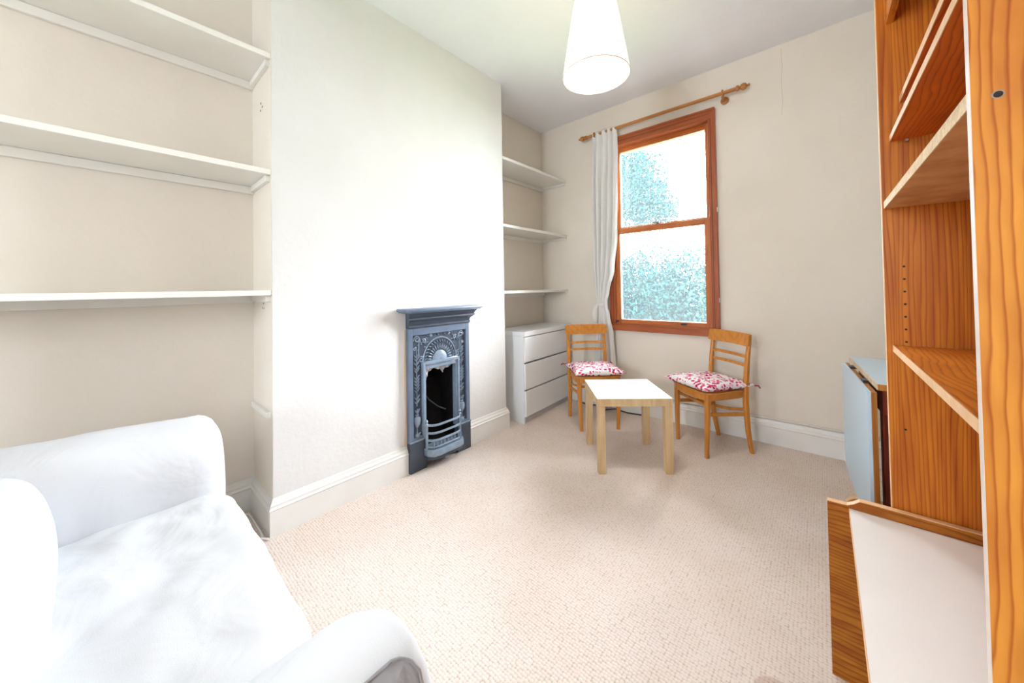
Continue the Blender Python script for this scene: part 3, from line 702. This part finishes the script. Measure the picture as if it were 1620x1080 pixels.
# ------------------------------------------------------------------ bookcase
BX, BY0, BY1, BD = .130, .638, 1.436, .275
bc = thing('bookcase', 'tall open orange pine bookcase standing at the right wall', 'bookcase', (BX, BY0, 0))
def bb(x0, x1, y0, y1, z0, z1, bev=0): return MB().box(x0-BX, x1-BX, y0-BY0, y1-BY0, z0, z1, bev)
X1 = BX+BD; BT = 2.22
pnl = bb(BX+.0005, X1, BY0, BY0+.0128, 0, BT).build('side_panel', M['pine_v'], bc)
bb(BX, BX+.0004, BY0, BY0+.0128, 0, BT).build('edge_band', M['white_edge'], pnl, label='pale worn front edge')
MB().lathe([(.0046, -.0003), (.0046, .002)], 14, (.149-BX, 0, 1.342), 'Y').build('screw_ferrule', M['ferrule'], pnl, True)
MB().lathe([(.0034, -.0008), (.0034, .001)], 12, (.149-BX, 0, 1.342), 'Y').build('screw_hole', M['hole'], pnl)
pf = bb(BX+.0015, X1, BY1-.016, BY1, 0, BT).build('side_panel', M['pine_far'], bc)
bb(BX, BX+.0014, BY1-.016, BY1, 0, BT).build('edge_band', M['pine_edge'], pf)
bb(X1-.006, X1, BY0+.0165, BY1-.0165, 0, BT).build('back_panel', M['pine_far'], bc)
bb(BX+.005, X1-.007, BY0+.0165, BY1-.0165, BT-.02, BT-.001).build('top_panel', M['pine_y'], bc)
ya, yb = BY0+.0135, BY1-.0165
def shelf(x0, z0, z1, m, me, lab=None):
    s = bb(x0+.0015, X1-.007, ya, yb, z0, z1).build('shelf', m, bc, label=lab)
    bb(x0, x0+.0014, ya, yb, z0, z1).build('edge_band', me, s); return s
shelf(.142, .950, .967, M['pine_y'], M['pine_edge'])
shelf(.134, 1.342, 1.361, M['pine_pale'], M['chip_edge'], 'chipboard shelf with a speckled raw edge')
k = shelf(.149, 1.525, 1.541, M['pine_red'], M['pine_edge'])
shelf(.170, 1.626, 1.643, M['pine_red'], M['pine_edge'])
kk = MB().lathe([(.012, -.0006), (.012, .0004)], 14, (0, 0, 0)); o = kk.build('knot_hole', M['hole'], k); o.location = (.232-BX, 1.02-BY0, 1.5252); o.scale = (1, 2.4, 1)
shelf(.350, .30, .318, M['pine_y'], M['pine_edge'])
bb(.150, .164, ya, yb, 1.852, 1.93).build('front_rail', M['pine_y'], bc)
for z in (1.519, 1.620): MB().lathe([(.0035, -.012), (.0035, 0)], 8, (.180-BX, yb-BY0, z), 'Y').build('shelf_pin', M['steel'], bc)
for i in range(7): MB().lathe([(.0028, -.0006), (.0028, .001)], 8, (.168-BX, yb-BY0, 1.181-i*.034), 'Y').build('peg_hole', M['hole'], pf)
MB().lathe([(.0028, -.0006), (.0028, .001)], 8, (.161-BX, yb-BY0, .741), 'Y').build('peg_hole', M['hole'], pf)

# ------------------------------------------------------------------ low white-topped desk in front of / under the bookcase line
dk = thing('low_desk', 'low white-topped desk with pine end board, at the foot of the bookcase', 'desk', (0, 1.396, 0))
end = [(-.003, 0), (-.003, .500), (.020, .501), (.040, .502), (.052, .509), (.066, .521), (.080, .522), (.395, .522), (.395, 0)]
MB().prism(end, 'Y', 0, .018).build('end_board', M['pine_x'], dk)
MB().prism([(p[0], p[1]+.0002) for p in end[1:-1]]+[(p[0], p[1]+.0016) for p in end[1:-1]][::-1], 'Y', .0, .018).build('edge_band', M['pine_edge'], dk)
B(.0445, .390, .668-1.396, -.0005, .478, .496, 0).build('desk_top', M['desk_white'], dk)
B(.043, .0443, .668-1.396, -.0005, .478, .496).build('edge_band', M['pine_edge'], dk)
B(.10, .390, .656-1.396, .667-1.396, 0, .496).build('end_board', M['pine_x'], dk)
# far panel must stay behind the end board
# ------------------------------------------------------------------ pendant lamp
LX, LY = -.838, 1.630
lp = thing('pendant_lamp', 'cream pleated drum pendant lamp, lit, hanging from the ceiling', 'lamp', (LX, LY, 2.205))
n = 108; rb0, rt0, hh = .164, .092, .43
rings = []
for j in range(9):
    t_ = j/8; r0 = rb0+(rt0-rb0)*t_
    rings.append([Vector(((r0+(.0022 if k % 2 else -.0008))*math.cos(2*PI*k/(2*n)), (r0+(.0022 if k % 2 else -.0008))*math.sin(2*PI*k/(2*n)), hh*t_)) for k in range(2*n)])
mb = MB(); mb.ring_loft(rings, False); mb.build('shade', M['shade'], lp)
def ringtube(r, z, rr, seg=48): return [(r*math.cos(2*PI*i/seg), r*math.sin(2*PI*i/seg), z) for i in range(seg+1)]
MB().tube(ringtube(rb0+.001, 0, 0), .0026, 6).build('rim', M['shade_trim'], lp, True)
MB().tube(ringtube(rt0+.001, hh, 0), .0026, 6).build('rim', M['shade_trim'], lp, True)
for i in range(3):
    a = 2*PI*i/3; MB().tube([(0, 0, hh-.03), (rt0*math.cos(a), rt0*math.sin(a), hh)], .0015, 5).build('spoke', M['steel'], lp)
MB().tube([(0, 0, hh-.02), (0, 0, 2.83-2.205-.02)], .0035, 8).build('cord', M['cable'], lp)
MB().lathe([(.018, hh-.09), (.020, hh-.02), (.008, hh-.005)], 14).build('lamp_holder', M['plastic'], lp, True)
MB().lathe([(.042, 2.83-2.205-.0005), (.042, 2.83-2.205-.02), (.015, 2.83-2.205-.035)], 20).build('ceiling_rose', M['plastic'], lp, True)
MB().sphere((0, 0, .27), .045, 1, 1, 1.2, 20).build('bulb', M['bulb'], lp, True)
l = bpy.data.lights.new('bulb_light', 'POINT'); l.energy = 16; l.color = (1, .965, .925); l.shadow_soft_size = .05
lo = bpy.data.objects.new('bulb_light', l); C.objects.link(lo); lo.parent = lp; lo.location = (0, 0, .19)

# ------------------------------------------------------------------ cable and pipe along the skirting
cb_ = MB().tube([(-2.245, -.3, .006), (-2.246, .30, .006), (-2.243, .455, .007), (-2.225, .480, .007), (-2.15, .482, .006), (-2.02, .480, .006), (-1.975, .478, .006), (-1.958, .470, .012), (-1.948, .478, .010), (-1.938, .492, .006)], .0045, 8)
tag(cb_.build('cable', M['cable'], None, True), 'thin white cable lying along the skirting beside the sofa', 'cable')
pi_ = MB().tube([(-1.9, YB-.012, .178), (-.5, YB-.012, .180), (.30, YB-.012, .180)], .0075, 8)
tag(pi_.build('skirting_pipe', M['pipe'], None, True), 'thin painted pipe running along the top of the window wall skirting', 'pipe')

dcb = MB().tube([(-1.86, 3.085, .006), (-1.72, 3.05, .006), (-1.60, 3.03, .03), (-1.52, 3.00, .012), (-1.44, 3.04, .028), (-1.34, 3.07, .006), (-1.22, 3.095, .006)], .006, 8)
tag(dcb.build('dark_cable', M['dark_metal'], None, True), 'dark cable snaking along the skirting under the window curtain', 'cable')

# ------------------------------------------------------------------ sofa
def puffy(mb, x0, x1, y0, y1, z0, z1, ex=5, n=28, wr=.006, ws=6, seed=0, exz=None):
    """rounded box: superellipsoid-like cube sphere with wrinkled surface"""
    exz = exz or ex
    t = bmesh.new(); bmesh.ops.create_cube(t, size=2); bmesh.ops.subdivide_edges(t, edges=t.edges[:], cuts=n, use_grid_fill=True)
    c = Vector(((x0+x1)/2, (y0+y1)/2, (z0+z1)/2)); h = Vector(((x1-x0)/2, (y1-y0)/2, (z1-z0)/2))
    for v in t.verts:
        p = v.co.copy()
        k = (abs(p.x)**ex+abs(p.y)**ex+abs(p.z)**exz)**(1/ex)
        p = p/k; q = Vector((c.x+p.x*h.x, c.y+p.y*h.y, c.z+p.z*h.z))
        nn = Vector((p.x**3, p.y**3, p.z**3)).normalized()
        s3 = Vector((seed, 0, 0))
        q += nn*(wr*noise.noise(q*ws+s3)+wr*.5*noise.noise(q*ws*2.7+s3))
        v.co = q
    mb._add(t); return mb
SX0, SX1, SF = -1.945, -.385, .285
so = thing('sofa', 'white slip-covered two-seat sofa in the near left corner', 'sofa', ((SX0+SX1)/2, -.2, 0))
ox, oy = (SX0+SX1)/2, -.2
def P(mb, name, mt='sofa', lab=None):
    for v in mb.bm.verts: v.co -= Vector((ox, oy, 0))
    return mb.build(name, M[mt], so, True, lab, angle=3)
mb = MB(); puffy(mb, SX0+.03, SX1-.03, -.62, SF-.015, .03, .30, 14, 20, .003); P(mb, 'base')
def arm(x0, x1, inner):
    """loft along y of a rounded arm section that slopes down to the inner side"""
    mb = MB(); rings = []
    wd = x1-x0
    def section(y, sh):
        pts = []
        N = 44
        for i in range(N):
            a = 2*PI*i/N; c_, s_ = math.cos(a), math.sin(a)
            ex = 3.6
            k = (abs(c_)**ex+abs(s_)**ex)**(1/ex); u, v = c_/k, s_/k
            x = (x0+x1)/2+u*(wd/2-sh); top = .672-sh*.9; z = .04+(top-.04)*(v+1)/2
            tt = ((x-x0)/wd if inner < 0 else (x1-x)/wd)   # 0 at the inner side
            if v > 0: z += (.055*(SF-y)-.030*(1-tt)**1.6)*v
            q = Vector((x, y, z)); q += Vector((u, 0, v))*(.006*noise.noise(q*7)+.004*noise.noise(q*17))
            pts.append(q)
        return pts
    ys = [(SF, .075), (SF-.004, .045), (SF-.014, .022), (SF-.03, .008), (SF-.05, 0)]+[(SF-.05-.04*i, 0) for i in range(1, 19)]+[(-.62, .03)]
    for y, s_ in ys: rings.append(section(y, s_))
    return mb.ring_loft(rings)
P(arm(SX0, -1.578, 1), 'arm')
# near arm: its top slopes up from the seat to a soft outer shoulder
NP = [(-.80, .05), (-.80, .40), (-.775, .455), (-.724, .503), (-.655, .560), (-.594, .607), (-.535, .647), (-.493, .667), (-.456, .675), (-.430, .670), (-.407, .654), (-.392, .630), (-.386, .60), (-.383, .50), (-.383, .28), (-.386, .05)]
def smooth_poly(P_, k):
    out = []
    for a, b in zip(P_, P_[1:]):
        for i in range(k): out.append((a[0]+(b[0]-a[0])*i/k, a[1]+(b[1]-a[1])*i/k))
    return out+[P_[-1]]
def near_arm():
    mb = MB(); rings = []; pts = smooth_poly(NP, 3); c = (-.58, .33)
    for y, q in [(SF-.001, .93), (SF-.002, .965), (SF-.006, .985), (SF-.013, .997), (SF-.022, 1)]+[(SF-.022-.03*i, 1) for i in range(1, 28)]+[(-.65, .97)]:
        row = []
        for x, z in pts:
            p = Vector((c[0]+(x-c[0])*q, y, c[1]+(z-c[1])*q)); p.z += .004*noise.noise(p*8)*(z > .1); p.x += .003*noise.noise(p*9+Vector((7, 0, 0))); row.append(p)
        rings.append(row)
    return mb.ring_loft(rings)
P(near_arm(), 'arm')
mb = MB(); puffy(mb, -1.60, -.715, -.40, SF-.002, .27, .470, 9, 60, .011, 6, 3); P(mb, 'seat_cushion')
mb = MB(); puffy(mb, -1.60, -.72, -.40, -.075, .36, .738, 3.0, 50, .014, 5, 9); P(mb, 'back_cushion')
mb = MB(); puffy(mb, SX0+.02, SX1-.02, -.68, -.36, .05, .80, 7, 24, .005, 5, 2); P(mb, 'backrest')
# outer side panel of the near arm, its shade painted grey, with dark piping
GP = smooth_poly([(-.424, .668), (-.412, .659), (-.400, .645), (-.392, .630), (-.386, .60), (-.383, .50), (-.383, .28)], 4)
ylim = [.236, .246, .251, .255, .258, .260, .262, .264]
mb = MB(); cols = []
for i, (x, z) in enumerate(GP):
    yf = ylim[min(i, 7)]; nx, nz = (1, 1) if i < 8 else (1, 0)
    cols.append([Vector((x+.0045*nx, yf-(yf+.60)*k/24, z+.0045*nz+(.0015*noise.noise(Vector((z*30, k, 0)))))) for k in range(25)])
mb.ring_loft(cols, False, False); P(mb, 'side_panel', 'sofa_grey', 'side panel on the outside of the arm, its shade coloured grey')
mb = MB(); path = [c for c in reversed(cols[0])]+[c[0] for c in cols]
mb.tube(path, .0022, 6); P(mb, 'piping', 'piping', 'dark grey piping')

# ------------------------------------------------------------------ garden outside
struct('ground', B(-14, 10, YB+.3, 22, -.5, -.42), M['lawn'])
def leaves(mb_n, blobs, size, seed, mt, parent, name='foliage', dens=1.0):
    random.seed(seed); V, Fc = [], []
    tot = sum(b[3]*b[4]*b[5] for b in blobs)
    for (cx, cy, cz, rx, ry, rz) in blobs:
        for _ in range(int(mb_n*rx*ry*rz/tot)):
            d = Vector((random.gauss(0, 1), random.gauss(0, 1), random.gauss(0, 1))).normalized()*random.random()**.38
            p = Vector((cx+d.x*rx, cy+d.y*ry, cz+d.z*rz))
            a = Vector((random.gauss(0, 1), random.gauss(0, 1), random.gauss(0, .7))).normalized(); b_ = a.orthogonal().normalized(); b_.rotate(Matrix.Rotation(random.uniform(0, 6.28), 3, a))
            s = size*random.uniform(.6, 1.3); c_ = b_.cross(a)
            i = len(V); V += [p-b_*s, p+c_*s*.42+a*s*.1, p+b_*s, p-c_*s*.42+a*s*.1]; Fc.append((i, i+1, i+2, i+3))
    me = bpy.data.meshes.new(name); me.from_pydata([tuple(v) for v in V], [], Fc); me.materials.append(mt)
    o = bpy.data.objects.new(name, me); C.objects.link(o); o.parent = parent; o['kind'] = 'stuff'; return o
def tree(name, label, loc, blobs, n, size, seed, mt, trunk_h, tr=.06):
    t = thing(name, label, 'tree' if name == 'tree' else 'bush', loc)
    leaves(n, blobs, size, seed, mt, t)
    mb = MB(); mb.tube([(0, 0, 0), (.04, .02, trunk_h*.5), (0, 0, trunk_h)], [tr, tr*.8, tr*.3], 8)
    random.seed(seed)
    for i in range(5):
        a = random.uniform(0, 6.28); z = trunk_h*random.uniform(.35, .8); L = blobs[0][3]*.7
        mb.tube([(0, 0, z), (math.cos(a)*L*.5, math.sin(a)*L*.5, z+L*.4), (math.cos(a)*L, math.sin(a)*L, z+L*.9)], [tr*.4, tr*.25, tr*.1], 5)
    mb.build('trunk', M['bark'], t, True); return t
tree('tree', 'tall leafy blue-green tree seen through the upper left of the window', (-3.25, 8.3, -.42),
     [(0, 0, 4.0, .72, .7, .90), (.1, 0, 3.45, .80, .8, .66), (-.3, .2, 4.4, .6, .6, .60), (-.9, .1, 3.7, .7, .6, .9), (.62, 0, 3.2, .35, .4, .45)], 17000, .042, 1, M['leaf'], 4.0)
bspec = [(-3.75, 7.2, 1.36, 'darkest dense bush behind the lower left pane of the window', 'leaf', 2), (-2.65, 7.4, 1.32, 'broad leafy bush in the middle of the lower window pane', 'leaf', 3), (-1.70, 7.5, 1.26, 'pale leafy bush at the right of the lower window pane', 'leaf2', 4)]
for x, y, hz, lab, mt, sd in bspec:
    tree('bush', lab, (x, y, -.42), [(0, 0, hz, .85, .6, 1.12), (.25, -.2, hz-.3, .7, .6, .9), (-.35, -.1, hz+.2, .5, .5, .85), (-.75, 0, hz-.1, .45, .5, 1.0)], 16000, .038, sd, M[mt], 1.6, .03)
